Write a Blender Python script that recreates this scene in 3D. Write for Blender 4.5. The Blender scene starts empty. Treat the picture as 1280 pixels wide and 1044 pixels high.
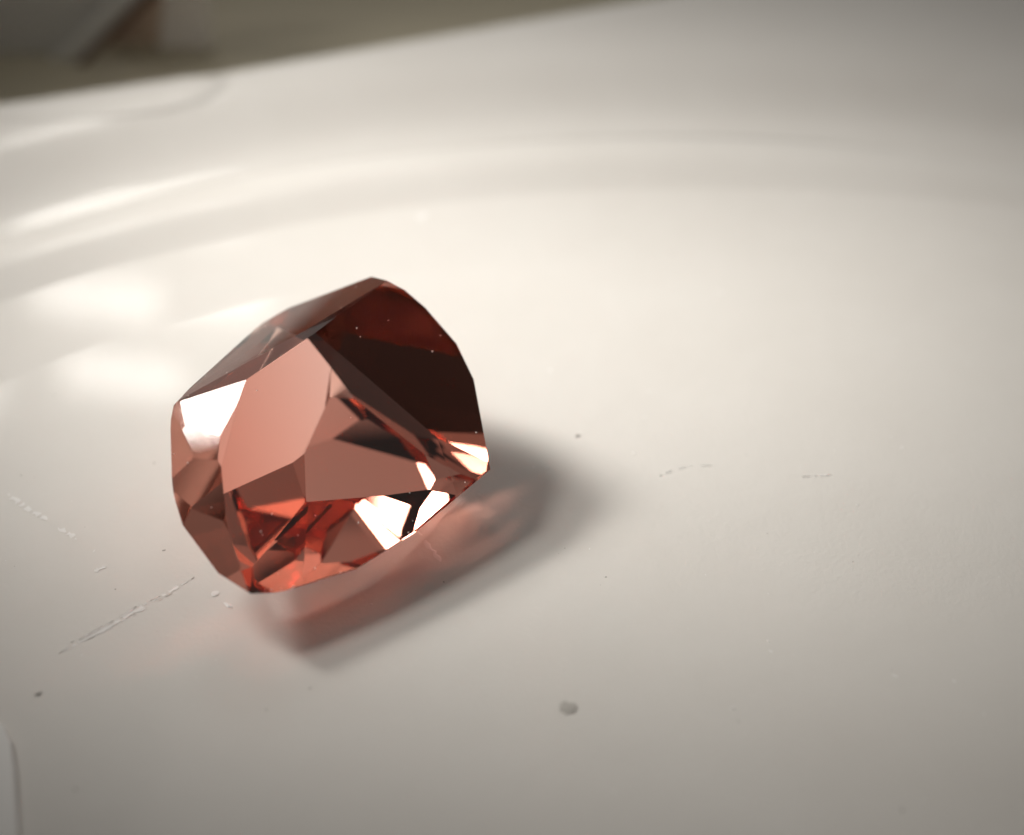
import bpy, bmesh, math, random
import numpy as np
from mathutils import Vector, Matrix, noise

# ------------------------------------------------------------------ camera, world, lamps, exposure (1 unit = 1 cm)
sc = bpy.context.scene
C = sc.collection
PITCH = math.radians(38); DIST = 8.0
cam_data = bpy.data.cameras.new('camera'); cam = bpy.data.objects.new('camera', cam_data); C.objects.link(cam)
cam.location = (0, -DIST*math.cos(PITCH), DIST*math.sin(PITCH))
cam.rotation_euler = (math.pi/2 - PITCH, 0, 0)
cam_data.sensor_width = 36; cam_data.lens = 36*3040/1280
cam_data.clip_start = .05; cam_data.clip_end = 500
cam_data.dof.use_dof = True; cam_data.dof.focus_distance = 7.42
cam_data.dof.aperture_fstop = cam_data.lens*1e-3/0.23
sc.camera = cam

w = bpy.data.worlds.new('World'); sc.world = w; w.use_nodes = True
bg = w.node_tree.nodes['Background']; bg.inputs[0].default_value = (1, .965, .9, 1); bg.inputs[1].default_value = 0.0095

GEM_AT = Vector((-.57, -.56, .2))
def lamp(name, az, el, hw, hh, rad, dist, aim, spread, gain=1.0):
    c = Vector((math.cos(az)*math.cos(el), math.sin(az)*math.cos(el), math.sin(el)))
    d = bpy.data.lights.new(name, 'AREA'); o = bpy.data.objects.new(name, d); C.objects.link(o)
    d.shape = 'RECTANGLE'; d.size = 2*hw*dist; d.size_y = 2*hh*dist
    d.color = (1, .962, .905); d.spread = spread
    ths = math.tan(min(spread/2, math.radians(89.9)))
    hs = spread/2; norm = (ths - hs)/ths if spread < 3.1 else 1.0     # radiance straight ahead of the panel stays rad
    d.energy = rad*math.pi*d.size*d.size_y*gain*norm
    o.location = GEM_AT + c*dist
    t1 = Vector((-math.sin(az), math.cos(az), 0)); n = (o.location - Vector(aim)).normalized()
    t1 = (t1 - n*t1.dot(n)).normalized(); t2 = n.cross(t1)
    o.matrix_world = Matrix.Translation(o.location) @ Matrix((t1, t2, n)).transposed().to_4x4()
    return o
GLINT = (2.6866, 0.8464, 0.14, 24.4716)            # azimuth, elevation, half-width (tangent), radiance of the added round glint lamp
FILL = [[-0.4136, 1.5061, 0.4678, 0.717, 0.3315], [0.1123, 0.317, 0.2441, 0.2375, 1.154], [1.6484, 0.3744, 0.7132, 0.3166, 0.4739], [-1.7769, 2.2105, 0.3328, 0.0814, 0.6062]]          # added soft fill panels, no seen source: azimuth, elevation, half-width, half-height, radiance
def key_light(az, el, r, rad, dist, aim, cone, squash, gain=1.0):
    c = Vector((math.cos(az)*math.cos(el), math.sin(az)*math.cos(el), math.sin(el)))
    d = bpy.data.lights.new('soft_spot_light', 'SPOT'); o = bpy.data.objects.new('soft_spot_light', d); C.objects.link(o)
    loc = GEM_AT + c*dist; n = (loc - Vector(aim)).normalized()
    d.color = (1, .962, .905); d.shadow_soft_size = r*dist
    d.spot_size = cone; d.spot_blend = 1.0
    d.energy = gain*rad*4*math.pi*math.pi*(r*dist)**2     # gain: the cone is already falling off where the stone lies
    t1 = Vector((0, 0, 1)).cross(n).normalized(); t2 = n.cross(t1)
    o.matrix_world = Matrix.Translation(loc) @ Matrix((t1, t2, n)).transposed().to_4x4() @ Matrix.Diagonal((squash[0], squash[1], 1, 1))
    return o
FSPREAD = 100; POOL = (.2, .58, 0)
key_light(math.radians(143), math.radians(33), .18, 84, 7, POOL, math.radians(35), (1.0, .42))     # the window, its cone narrowed to darken the corners: shadow falls right and forward
key_light(*GLINT, 7, (-.5, .5, 0), math.radians(48), (1.0, .7))                                      # added weaker lamp, no seen source: puts white glints on the facets
for az, el, hw, hh, rad in FILL:
    lamp('fill_panel', az, el, hw, hh, rad, 10, (-.1, .2, 0), math.radians(FSPREAD))

# added strip lamps, mirrored as pale streaks in the glossy dish, left of the stone
def streak_strip(px_point, w_, h_, roll, rad):
    p = Vector(px_point); d = (p - Vector(cam.location)).normalized(); d.z = -d.z
    l = bpy.data.lights.new('streak_light', 'AREA'); o = bpy.data.objects.new('streak_light', l); C.objects.link(o)
    l.shape = 'RECTANGLE'; l.size = w_; l.size_y = h_; l.color = (1, .962, .905); l.energy = rad*math.pi*w_*h_
    t1 = Vector((0, 0, 1)).cross(d).normalized(); t2 = d.cross(t1)
    a, b = t1*math.cos(roll)+t2*math.sin(roll), t2*math.cos(roll)-t1*math.sin(roll)
    o.matrix_world = Matrix.Translation(p + d*10) @ Matrix((a, b, d)).transposed().to_4x4()
streak_strip((-1.27, .73, 0), 1.7, .32, math.radians(-7), 11.0)
streak_strip((-1.82, .16, 0), .5, .3, math.radians(-10), 8.0)
streak_strip((-1.31, .23, 0), .9, .26, math.radians(-14), 10.0)

sc.view_settings.view_transform = 'Standard'; sc.view_settings.look = 'None'
sc.view_settings.exposure = .06; sc.view_settings.gamma = 1
cy = sc.cycles
cy.max_bounces = 24; cy.transmission_bounces = 20; cy.glossy_bounces = 16; cy.diffuse_bounces = 4; cy.volume_bounces = 0
cy.caustics_refractive = True; cy.caustics_reflective = True; cy.blur_glossy = 0; cy.sample_clamp_indirect = 12
cy.use_denoising = True

# ------------------------------------------------------------------ helpers
def mat(name):
    m = bpy.data.materials.new(name); m.use_nodes = True
    return m, m.node_tree.nodes, m.node_tree.links, m.node_tree.nodes['Principled BSDF']
def tag(o, label=None, cat=None, group=None, kind=None):
    for k, v in (('label', label), ('category', cat), ('group', group), ('kind', kind)):
        if v: o[k] = v
    return o
def link(name, me, m, parent=None, smooth=False):
    o = bpy.data.objects.new(name, me); C.objects.link(o)
    if m: me.materials.append(m)
    if parent: o.parent = parent
    if smooth:
        for p in me.polygons: p.use_smooth = True
    return o
def from_py(name, vs, fs):
    me = bpy.data.meshes.new(name); me.from_pydata([tuple(v) for v in vs], [], fs); me.update(); return me

# ------------------------------------------------------------------ gemstone : convex solid from its cut planes
CORNERS = [
    (-0.80031, -0.46322, 0.50678), (-0.82288, -0.54237, 0.47409), (-0.85923, -0.73327, 0.38822), (-0.84027, -0.85636, 0.31635),
    (-0.82736, -0.90389, 0.28643), (-0.76418, -1.05689, 0.18170), (-0.75749, -1.05896, 0.17800), (-0.69396, -1.03840, 0.16407),
    (-0.66529, -1.02615, 0.15933), (-0.46064, -0.90888, 0.14115), (-0.29091, -0.75776, 0.15429), (-0.16536, -0.61982, 0.17772),
    (-0.22860, -0.46484, 0.28352), (-0.60309, -0.26214, 0.53540), (-1.00324, -0.48496, 0.44160), (-0.97930, -0.57561, 0.41839),
    (-0.86896, -0.63958, 0.42869), (-0.39295, -0.00479, 0.55058), (-0.44873, 0.10501, 0.48950), (-0.45220, 0.10794, 0.48700),
    (-0.72214, 0.09439, 0.37319), (-0.79997, 0.03629, 0.35846), (-0.82494, -0.01267, 0.36384), (-0.98807, -0.39951, 0.42138),
    (-1.00907, -0.47741, 0.43815), (-0.63707, -0.22212, 0.51606), (-0.87050, -0.71366, 0.39613), (-0.94287, -0.68545, 0.38343),
    (-1.01114, -0.71887, 0.33243), (-1.00482, -0.75466, 0.31188), (-0.99508, -0.78736, 0.29480), (-0.84706, -0.87587, 0.30076),
    (-0.97184, -0.84392, 0.25601), (-0.85814, -0.98535, 0.19221), (-0.98729, -0.58737, 0.41055), (-1.02588, -0.56810, 0.40093),
    (-0.07050, -0.48731, 0.20389), (-0.11963, -0.23338, 0.33315), (-0.17462, -0.13430, 0.39948), (-0.27307, -0.05060, 0.47857),
    (-0.33854, -0.01579, 0.52234), (-0.39265, -0.00525, 0.55079), (-0.54928, -0.19356, 0.54056), (-0.80447, 0.03462, 0.35476),
    (-0.63568, 0.17602, 0.36082), (-0.71596, 0.18355, 0.23206), (-0.31631, -0.68729, 0.07222), (-0.31181, -0.54816, 0.03084),
    (-0.28344, -0.44937, 0.00632), (-0.20231, -0.48472, 0.03271), (-1.02699, -0.53486, 0.41278), (-1.02311, -0.49169, 0.42010),
    (-0.74169, 0.07223, 0.16567), (-0.72472, 0.07783, 0.14164), (-0.66323, 0.05064, 0.04003), (-0.66260, 0.04897, 0.03855),
    (-0.65980, -0.05332, 0.00300), (-0.71204, -0.31240, 0.00300), (-0.73872, -0.37408, 0.02460), (-0.93755, -0.73304, 0.21644),
    (-0.68363, -0.52496, 0.00460), (-0.78111, -0.90552, 0.12574), (-0.83356, -0.98910, 0.17487), (-0.54685, 0.16624, 0.34346),
    (-0.36200, 0.06477, 0.43645), (-0.24121, -0.05001, 0.43110), (-0.07945, -0.38831, 0.17208), (-0.10172, -0.42627, 0.09242),
    (-0.14489, -0.42222, 0.04389), (-0.19796, -0.38694, 0.02558), (-0.32267, -0.28905, 0.00300), (-0.57743, -0.05524, 0.00300),
    (-0.68190, 0.11180, 0.10008), (-0.69323, 0.19597, 0.20074), (-0.67377, -0.52084, 0.00300), (-0.43885, -0.47816, 0.00300),
    (-0.31813, -0.69100, 0.07323), (-0.45497, -0.88249, 0.12308), (-0.61633, -0.98485, 0.14493), (-0.42043, 0.09161, 0.48182),
    (-0.06657, -0.50656, 0.19244), (-0.06683, -0.49774, 0.18524), (-0.76222, -1.05292, 0.17616), (-1.02160, -0.49137, 0.43125),
    (-1.02162, -0.48322, 0.42698), (-1.01163, -0.48358, 0.43847), (-0.50896, 0.16363, 0.42609), (-0.61340, 0.18910, 0.36265),
    (-0.68172, -0.52000, 0.00300), (-0.27914, -0.39616, 0.00300), (-0.29197, -0.43927, 0.00300), (-0.70038, 0.20001, 0.21702),
    (-0.71323, 0.18743, 0.22720), (-0.76318, -0.97659, 0.14718), (-0.39158, 0.09007, 0.44194), (-0.49320, 0.15777, 0.41757)]
ABS = [0.27, 1.2, 1.5]
def gem_mesh(pts):
    bm = bmesh.new()
    for p in pts: bm.verts.new(p)
    r = bmesh.ops.convex_hull(bm, input=bm.verts)
    loose = [v for v in bm.verts if not v.link_faces]
    bmesh.ops.delete(bm, geom=loose, context='VERTS')
    bmesh.ops.dissolve_limit(bm, angle_limit=math.radians(.25), verts=bm.verts, edges=bm.edges)
    bmesh.ops.recalc_face_normals(bm, faces=bm.faces)
    me = bpy.data.meshes.new('gemstone'); bm.to_mesh(me); bm.free(); return me
gm = bpy.data.materials.new('peach_red_crystal'); gm.use_nodes = True
nt = gm.node_tree; nt.nodes.clear()
out = nt.nodes.new('ShaderNodeOutputMaterial'); gl = nt.nodes.new('ShaderNodeBsdfGlass'); va = nt.nodes.new('ShaderNodeVolumeAbsorption')
gl.inputs['Color'].default_value = (1, 1, 1, 1); gl.inputs['Roughness'].default_value = 0; gl.inputs['IOR'].default_value = 1.64
dn = max(ABS); va.inputs['Density'].default_value = dn; va.inputs['Color'].default_value = (1-ABS[0]/dn, 1-ABS[1]/dn, 1-ABS[2]/dn, 1)
nt.links.new(gl.outputs[0], out.inputs['Surface']); nt.links.new(va.outputs[0], out.inputs['Volume'])
BEV = 0
gme = gem_mesh(CORNERS)
bm = bmesh.new(); bm.from_mesh(gme)          # worn facet joins: a hair-fine bevel
bmesh.ops.bevel(bm, geom=list(bm.edges), offset=BEV, segments=1, affect='EDGES', clamp_overlap=True) if BEV else None
bm.to_mesh(gme); bm.free()
gem = link('gemstone', gme, gm)
tag(gem, 'faceted peach to dark red gemstone leaning on the white dish', 'gemstone')
# ------------------------------------------------------------------ placing: the point of a camera ray at a given depth or height
UPV = Vector((0, math.sin(PITCH), math.cos(PITCH))); FWD = Vector((0, math.cos(PITCH), -math.sin(PITCH)))
def at(px, py, y=None, z=0.0):
    d = FWD + Vector((1, 0, 0))*((px-640)/3040) - UPV*((py-522)/3040); o = Vector(cam.location)
    t = (y - o.y)/d.y if y is not None else (z - o.z)/d.z
    return o + d*t

# ------------------------------------------------------------------ the white dish: a turned profile, floor at z = 0
DC = Vector((.605, -2.91, 0))
def plastic(name, col, rough, bump=.0, coat=.0):
    m, N, Lk, B = mat(name)
    tc = N.new('ShaderNodeTexCoord')
    nz = N.new('ShaderNodeTexNoise'); nz.inputs['Scale'].default_value = 1.3; nz.inputs['Detail'].default_value = 9; nz.inputs['Roughness'].default_value = .68
    mx = N.new('ShaderNodeMix'); mx.data_type = 'RGBA'
    mx.inputs[6].default_value = (col[0]*.88, col[1]*.865, col[2]*.85, 1); mx.inputs[7].default_value = (*col, 1)
    Lk.new(tc.outputs['Object'], nz.inputs['Vector']); Lk.new(nz.outputs['Fac'], mx.inputs[0])
    # faint grain and fine scuffing of the plastic
    g = N.new('ShaderNodeTexNoise'); g.inputs['Scale'].default_value = 60; g.inputs['Detail'].default_value = 3
    g2 = N.new('ShaderNodeTexNoise'); g2.inputs['Scale'].default_value = 14; g2.inputs['Detail'].default_value = 4
    ad = N.new('ShaderNodeMath'); ad.operation = 'ADD'
    Lk.new(tc.outputs['Object'], g.inputs['Vector']); Lk.new(tc.outputs['Object'], g2.inputs['Vector'])
    Lk.new(g.outputs['Fac'], ad.inputs[0]); Lk.new(g2.outputs['Fac'], ad.inputs[1])
    bp = N.new('ShaderNodeBump'); bp.inputs['Strength'].default_value = bump; bp.inputs['Distance'].default_value = .01
    Lk.new(ad.outputs[0], bp.inputs['Height']); Lk.new(bp.outputs[0], B.inputs['Normal'])
    rr = N.new('ShaderNodeMapRange'); rr.inputs['To Min'].default_value = rough*.75; rr.inputs['To Max'].default_value = rough*1.3
    Lk.new(g2.outputs['Fac'], rr.inputs['Value']); Lk.new(rr.outputs[0], B.inputs['Roughness'])
    Lk.new(mx.outputs[2], B.inputs['Base Color'])
    B.inputs['Coat Weight'].default_value = coat; B.inputs['Coat Roughness'].default_value = .06; B.inputs['Coat IOR'].default_value = 1.5
    return m
white = plastic('milk_white_plastic', (.84, .815, .775), .42, .11, .5)
prof = [(0, 0), (2.2, 0), (3.6, 0), (4.0, 0), (4.05, 0), (4.08, .0005), (4.12, .002), (4.16, .004), (4.20, .008), (4.24, .014), (4.28, .022), (4.32, .033), (4.36, .045), (4.40, .057), (4.44, .066), (4.48, .07), (4.52, .066), (4.56, .057), (4.60, .047), (4.64, .041), (4.71, .04),
        (4.80, .06), (4.92, .115), (5.02, .18), (5.09, .235), (5.13, .262), (5.17, .27), (5.205, .262), (5.225, .24), (5.23, .2), (5.215, .12), (5.15, -.05), (5.08, -.16), (5.0, -.19), (4.2, -.2), (3.9, -.2), (0, -.2)]
prof = [(a, b*.62) for a, b in prof if a <= 4.66]
SEG = 384; SIDE = 5.36; TILT = math.radians(19.6)      # round well in a rounded square lid
def outer(a):
    c, s_ = abs(math.cos(a-TILT)), abs(math.sin(a-TILT)); return SIDE/((c**9+s_**9)**(1/9))
RZ = .026
def ramp(r):
    t = min(1, max(0, (r-4.68)/.5)); return RZ + .07*(t*t*(3-2*t))
rings = [lambda a, r=r, z=z: (r, z) for r, z in prof[1:]]
for k in range(1, 13): rings.append(lambda a, k=k: (lambda r: (r, ramp(r)))(4.65+(outer(a)-.10-4.65)*k/12))
for dr, dz in ((.06, -.008), (.03, -.025), (.008, -.055), (0, -.09)): rings.append(lambda a, dr=dr, dz=dz: (outer(a)-dr, ramp(outer(a)-.1)+dz))
rings += [lambda a: (outer(a)-.03, -.15), lambda a: (outer(a)-.08, -.197), lambda a: (4.0, -.197)]
vs = []; fs = []; nR = len(rings)
for f in rings:
    for k in range(SEG):
        a = 2*math.pi*k/SEG; r, z = f(a); vs.append((r*math.cos(a), r*math.sin(a), z))
for i in range(nR-1):
    for k in range(SEG): fs.append((i*SEG+k, i*SEG+(k+1) % SEG, (i+1)*SEG+(k+1) % SEG, (i+1)*SEG+k))
fs.append(tuple(range(SEG))); fs.append(tuple((nR-1)*SEG+k for k in reversed(range(SEG))))
dme = from_py('dish', vs, fs)
bm = bmesh.new(); bm.from_mesh(dme); bmesh.ops.recalc_face_normals(bm, faces=bm.faces); bm.to_mesh(dme); bm.free()
for p in dme.polygons: p.use_smooth = math.hypot(p.center.x, p.center.y) > 4.06 and p.center.z > -.1
dish = link('dish', dme, white); dish.location = DC
tag(dish, 'milk white plastic dish with a round well and ridged rim under the gemstone', 'dish')

# grip tab moulded on the rim, top left of the picture
def low_slab(name, pts, z0, z1, m, parent, bev=.03):
    P = [at(px, py, z=z1) - DC for px, py in pts]; n = len(P); c = sum(P, Vector())/n; vs = []; fs = []
    for dz, k in ((z0-z1, 0), (-bev, 0), (-bev*.3, bev*.7), (0, bev*1.6)):
        for p in P: q = (c-p).normalized(); vs.append(Vector((p.x, p.y, z1+dz)) + Vector((q.x, q.y, 0))*k)
    for j in range(3):
        for i in range(n): fs.append((j*n+i, j*n+(i+1) % n, (j+1)*n+(i+1) % n, (j+1)*n+i))
    fs.append(tuple(3*n+i for i in range(n)))
    me = from_py(name, vs, fs); bm = bmesh.new(); bm.from_mesh(me); bmesh.ops.recalc_face_normals(bm, faces=bm.faces); bm.to_mesh(me); bm.free()
    return link(name, me, m, parent)
TABP = [at(px, py, z=.08) - DC for px, py in [(-220, 165), (-100, 158), (0, 155), (80, 155), (150, 152), (215, 143), (262, 131), (288, 118), (296, 106), (284, 96), (240, 99), (0, 135), (-220, 155)]]
tc_ = sum(TABP, Vector())/len(TABP); vs = []; fs = []; nT = len(TABP)
for k, dz in ((0, -.01), (.06, .002), (.15, .005), (.35, .006), (.6, .006), (.85, .006)):
    for p in TABP:
        q = p.lerp(tc_, k); vs.append((q.x, q.y, ramp(min(q.xy.length, outer(math.atan2(q.y, q.x))-.1))+dz))
for j in range(5):
    for i in range(nT): fs.append((j*nT+i, j*nT+(i+1) % nT, (j+1)*nT+(i+1) % nT, (j+1)*nT+i))
fs.append(tuple(5*nT+i for i in range(nT)))
tme = from_py('tab', vs, fs); bm = bmesh.new(); bm.from_mesh(tme); bmesh.ops.recalc_face_normals(bm, faces=bm.faces); bm.to_mesh(tme); bm.free()
link('tab', tme, white, dish, smooth=True)

# ------------------------------------------------------------------ wear of the dish: scratches, scuffs, specks; one pale streak
scr = plastic('scratched_plastic', (.97, .96, .94), .45)
def scratch(pts, wid, h=.004, label=None, m=None, gap=.3):
    """a raised burr of plastic along a polyline: jittered ridge, tapering at both ends"""
    rnd = random.Random(int(pts[0][0]*7+pts[0][1])); vs = []; fs = []
    P = [at(*p, z=0) for p in pts]; n = max(10, int(sum((P[i+1]-P[i]).length for i in range(len(P)-1))/.012))
    L = [0]
    for i in range(len(P)-1): L.append(L[-1]+(P[i+1]-P[i]).length)
    for k in range(n+1):
        s = L[-1]*k/n; i = max(j for j in range(len(P)-1) if L[j] <= s+1e-9); t = (s-L[i])/(L[i+1]-L[i]); p = P[i].lerp(P[i+1], t)
        d = (P[i+1]-P[i]).normalized(); q = Vector((-d.y, d.x, 0))
        e = min(1, min(k, n-k)/(n*.18)+.12); ww = wid*e*rnd.uniform(.45, 1.3); p = p + q*rnd.gauss(0, wid*.22)
        for u, z in ((-1, .0012), (-.3, h*e*rnd.uniform(.5, 1)), (.4, h*e*rnd.uniform(.3, 1)), (1, .0012)): vs.append(p+q*ww*u+Vector((0, 0, z)))
    for k in range(n):
        if rnd.random() < gap: continue
        for j in range(3): fs.append((k*4+j, k*4+j+1, (k+1)*4+j+1, (k+1)*4+j))
    o = link('scratch', from_py('scratch', [v-DC for v in vs], fs), m or scr, dish)
    if label: o['label'] = label
    return o
scratch([(73, 817), (130, 787), (180, 758), (243, 722)], .007, .0007)
scratch([(84, 806), (130, 782), (175, 756)], .003, .0007, gap=.6)
scratch([(110, 800), (165, 770), (215, 742)], .003, .0007, gap=.6)
scratch([(90, 805), (150, 772), (200, 745)], .003, .0007)
scratch([(8, 618), (40, 640), (62, 652)], .010, .0007)
scratch([(72, 660), (97, 674)], .009, .0007)
scratch([(116, 715), (133, 708)], .006, .0007)
scratch([(522, 664), (536, 683), (556, 708)], .008, .0007)  # pale streak beside the stone's lower right edge
scratch([(820, 597), (842, 588), (862, 582), (890, 582)], .003, .0007)
scratch([(1002, 596), (1040, 594)], .003, .0007)
# flakes of plastic beside the stone's lower corner
def flake(px, py, rx, ry, h, ang_, name, label, cat, m, seed, sides=9, top=.5, parent=None, z=0.0):
    rnd = random.Random(seed); c = at(px, py, z=0); vs = []; fs = []
    R = [rnd.uniform(.65, 1.15) for _ in range(sides)]
    for ring, (k, zz) in enumerate(((1, .0015), (top, h*.8), (top*.45, h))):
        for i in range(sides):
            a = 2*math.pi*i/sides; x, y = rx*R[i]*k*math.cos(a), ry*R[i]*k*math.sin(a)
            vs.append(c+Vector((x*math.cos(ang_)-y*math.sin(ang_), x*math.sin(ang_)+y*math.cos(ang_), zz*rnd.uniform(.8, 1.1) if ring else zz)))
    for r in range(2):
        for i in range(sides): fs.append((r*sides+i, r*sides+(i+1) % sides, (r+1)*sides+(i+1) % sides, (r+1)*sides+i))
    fs.append(tuple(2*sides+i for i in range(sides)))
    o = link(name, from_py(name, [v-(DC if parent else c) for v in vs], fs), m, parent, smooth=sides > 12)
    if not parent: o.location = c; tag(o, label, cat)
    return o
flake(285, 757, .022, .008, .003, -.6, 'plastic_flake', 'tiny white plastic flake beside the lower corner of the gemstone', 'flake', scr, 3)
flake(268, 742, .017, .012, .002, .9, 'scuff', None, None, scr, 4, parent=dish)
flake(527, 274, .05, .07, .012, .2, 'plastic_crumb', 'pale round crumb on the dish between gemstone and rim, out of focus', 'crumb', scr, 5)
dm, N, Lk, B = mat('grey_dirt'); B.inputs['Base Color'].default_value = (.50, .475, .44, 1); B.inputs['Roughness'].default_value = .8
flake(710, 885, .026, .03, .004, .3, 'dirt_crumb', 'soft grey speck on the dish floor in front of the gemstone, nearest the bottom', 'crumb', dm, 6, 22)
flake(722, 545, .011, .009, .005, .3, 'dirt_crumb', 'smaller grey speck on the dish to the right of the gemstone', 'crumb', dm, 7, 8)
flake(48, 868, .016, .006, .005, .6, 'dirt_crumb', 'tiny grey speck near the left edge of the dish, left of the long scratch', 'crumb', dm, 8, 8)

low_slab('film', [(-60, 880), (-20, 892), (4, 905), (14, 925), (19, 960), (21, 1000), (24, 1060), (26, 1120), (-60, 1120)], .001, .02, scr, dish, .008)
# dust on the stone: tiny pale specks sitting on its upper facets
rnd = random.Random(11); bm = bmesh.new(); tot = []
view = -FWD
for p in gme.polygons:
    if p.normal.dot(view) > .15: tot.append((p.area, p))
for _ in range(48):
    t = rnd.random()*sum(a for a, p in tot)
    for a, p in tot:
        t -= a
        if t <= 0: break
    vsf = [gme.vertices[i].co for i in p.vertices]; k = rnd.randrange(1, len(vsf)-1); u, v = rnd.random(), rnd.random()
    if u+v > 1: u, v = 1-u, 1-v
    q = vsf[0]+(vsf[k]-vsf[0])*u+(vsf[k+1]-vsf[0])*v; s = rnd.choice((.0011, .0013, .0016, .0022))
    bmesh.ops.create_icosphere(bm, subdivisions=1, radius=s, matrix=Matrix.Translation(q+p.normal*s*.9) @ Matrix.Diagonal((1, rnd.uniform(.7, 1.8), 1, 1)))
dust = bpy.data.meshes.new('dust'); bm.to_mesh(dust); bm.free()
tag(link('dust', dust, scr), 'fine pale dust specks scattered over the gemstone facets', None, None, 'stuff')

# fine grit and lint lying on the dish round the stone
def grit(name, label, n, m, seed, smin, smax, stretch):
    rnd = random.Random(seed); bm = bmesh.new()
    for _ in range(n):
        p = Vector((rnd.uniform(-1.7, 1.9), rnd.uniform(-1.8, 1.0), 0)); s = smin*(smax/smin)**(rnd.random()**2.2); a = rnd.uniform(0, 6.3)
        M = Matrix.Translation(p+Vector((0, 0, s*.15))) @ Matrix.Rotation(a, 4, 'Z') @ Matrix.Diagonal((rnd.uniform(1, stretch), 1, .3, 1))
        bmesh.ops.create_icosphere(bm, subdivisions=1, radius=s, matrix=M)
    me = bpy.data.meshes.new(name); bm.to_mesh(me); bm.free()
    tag(link(name, me, m), label, None, None, 'stuff')
grit('lint', 'fine pale lint specks lying on the dish around the gemstone', 110, scr, 21, .0014, .0045, 3.5)
grit('grit', 'fine grey grit scattered on the dish around the gemstone', 60, dm, 22, .0012, .0048, 2.2)

# ------------------------------------------------------------------ table and things behind the dish
tm, N, Lk, B = mat('olive_table')
nz = N.new('ShaderNodeTexNoise'); nz.inputs['Scale'].default_value = .6; cr = N.new('ShaderNodeMix'); cr.data_type = 'RGBA'
cr.inputs[6].default_value = (.50, .45, .33, 1); cr.inputs[7].default_value = (.60, .54, .41, 1)
Lk.new(nz.outputs['Fac'], cr.inputs[0]); Lk.new(cr.outputs[2], B.inputs['Base Color']); B.inputs['Roughness'].default_value = .7
tbl = link('table', from_py('table', [(-60, -40, -.2), (60, -40, -.2), (60, 60, -.2), (-60, 60, -.2)], [(0, 1, 2, 3)]), tm)
tag(tbl, 'olive brown table top under the dish', None, None, 'structure')
def slab(name, pts, y, th, col, label, cat, rough=.6, foot=True):
    """an upright sheet standing on the table: outline in the plane y = const, real thickness th behind it"""
    m, N, Lk, B = mat(name+'_paper'); B.inputs['Base Color'].default_value = (*col, 1); B.inputs['Roughness'].default_value = rough
    nz = N.new('ShaderNodeTexNoise'); nz.inputs['Scale'].default_value = 25; bp = N.new('ShaderNodeBump'); bp.inputs['Strength'].default_value = .1; bp.inputs['Distance'].default_value = .01
    Lk.new(nz.outputs['Fac'], bp.inputs['Height']); Lk.new(bp.outputs[0], B.inputs['Normal'])
    tr = N.new('ShaderNodeBsdfTranslucent'); tr.inputs['Color'].default_value = (*col, 1); mxs = N.new('ShaderNodeMixShader'); mxs.inputs[0].default_value = .3     # thin paper lets the window through
    Lk.new(B.outputs[0], mxs.inputs[1]); Lk.new(tr.outputs[0], mxs.inputs[2]); Lk.new(mxs.outputs[0], N['Material Output'].inputs['Surface'])
    P = [at(px, py, y=y) for px, py in pts]
    lo = min(p.z for p in P)
    if foot: P = [Vector((p.x, p.y, -.198)) if abs(p.z-lo) < .12 else p for p in P]
    base = Vector((sum(p.x for p in P)/len(P), y, -.198)); n = len(P)
    vs = [p-base for p in P]+[p-base+Vector((0, th, 0)) for p in P]
    fs = [tuple(range(n)), tuple(reversed(range(n, 2*n)))]+[(i, n+i, n+(i+1) % n, (i+1) % n) for i in range(n)]
    me = from_py(name, vs, fs)
    bm = bmesh.new(); bm.from_mesh(me); bmesh.ops.recalc_face_normals(bm, faces=bm.faces); bm.to_mesh(me); bm.free()
    o = link(name, me, m); o.location = base; tag(o, label, cat); return o
slab('grey_card', [(-160, 140), (95, 140), (190, -30), (190, -150), (-160, -150)], 2.75, .05, (.78, .77, .75), 'grey card with a sloping right edge standing behind the dish', 'card')
slab('paper_strip', [(70, 140), (104, 140), (215, -30), (270, -120), (235, -120), (170, -30)], 2.70, .03, (.95, .95, .93), 'thin pale paper strip sloping along the edge of the grey card', 'paper strip')
slab('brown_stick', [(103, 140), (114, 140), (222, -30), (275, -120), (258, -120), (205, -30)], 2.66, .04, (.26, .18, .14), 'narrow dark brown stick sloping between the pale strip and the brown card', 'stick')
slab('brown_card', [(110, 140), (208, 140), (222, -30), (222, -150), (180, -150), (150, 60)], 2.85, .04, (.80, .67, .57), 'brown card standing behind the sloping stick', 'card')
slab('white_card', [(206, 140), (272, 140), (258, -30), (258, -150), (218, -150)], 2.80, .05, (.95, .92, .89), 'narrow upright white card to the right of the brown card', 'card')
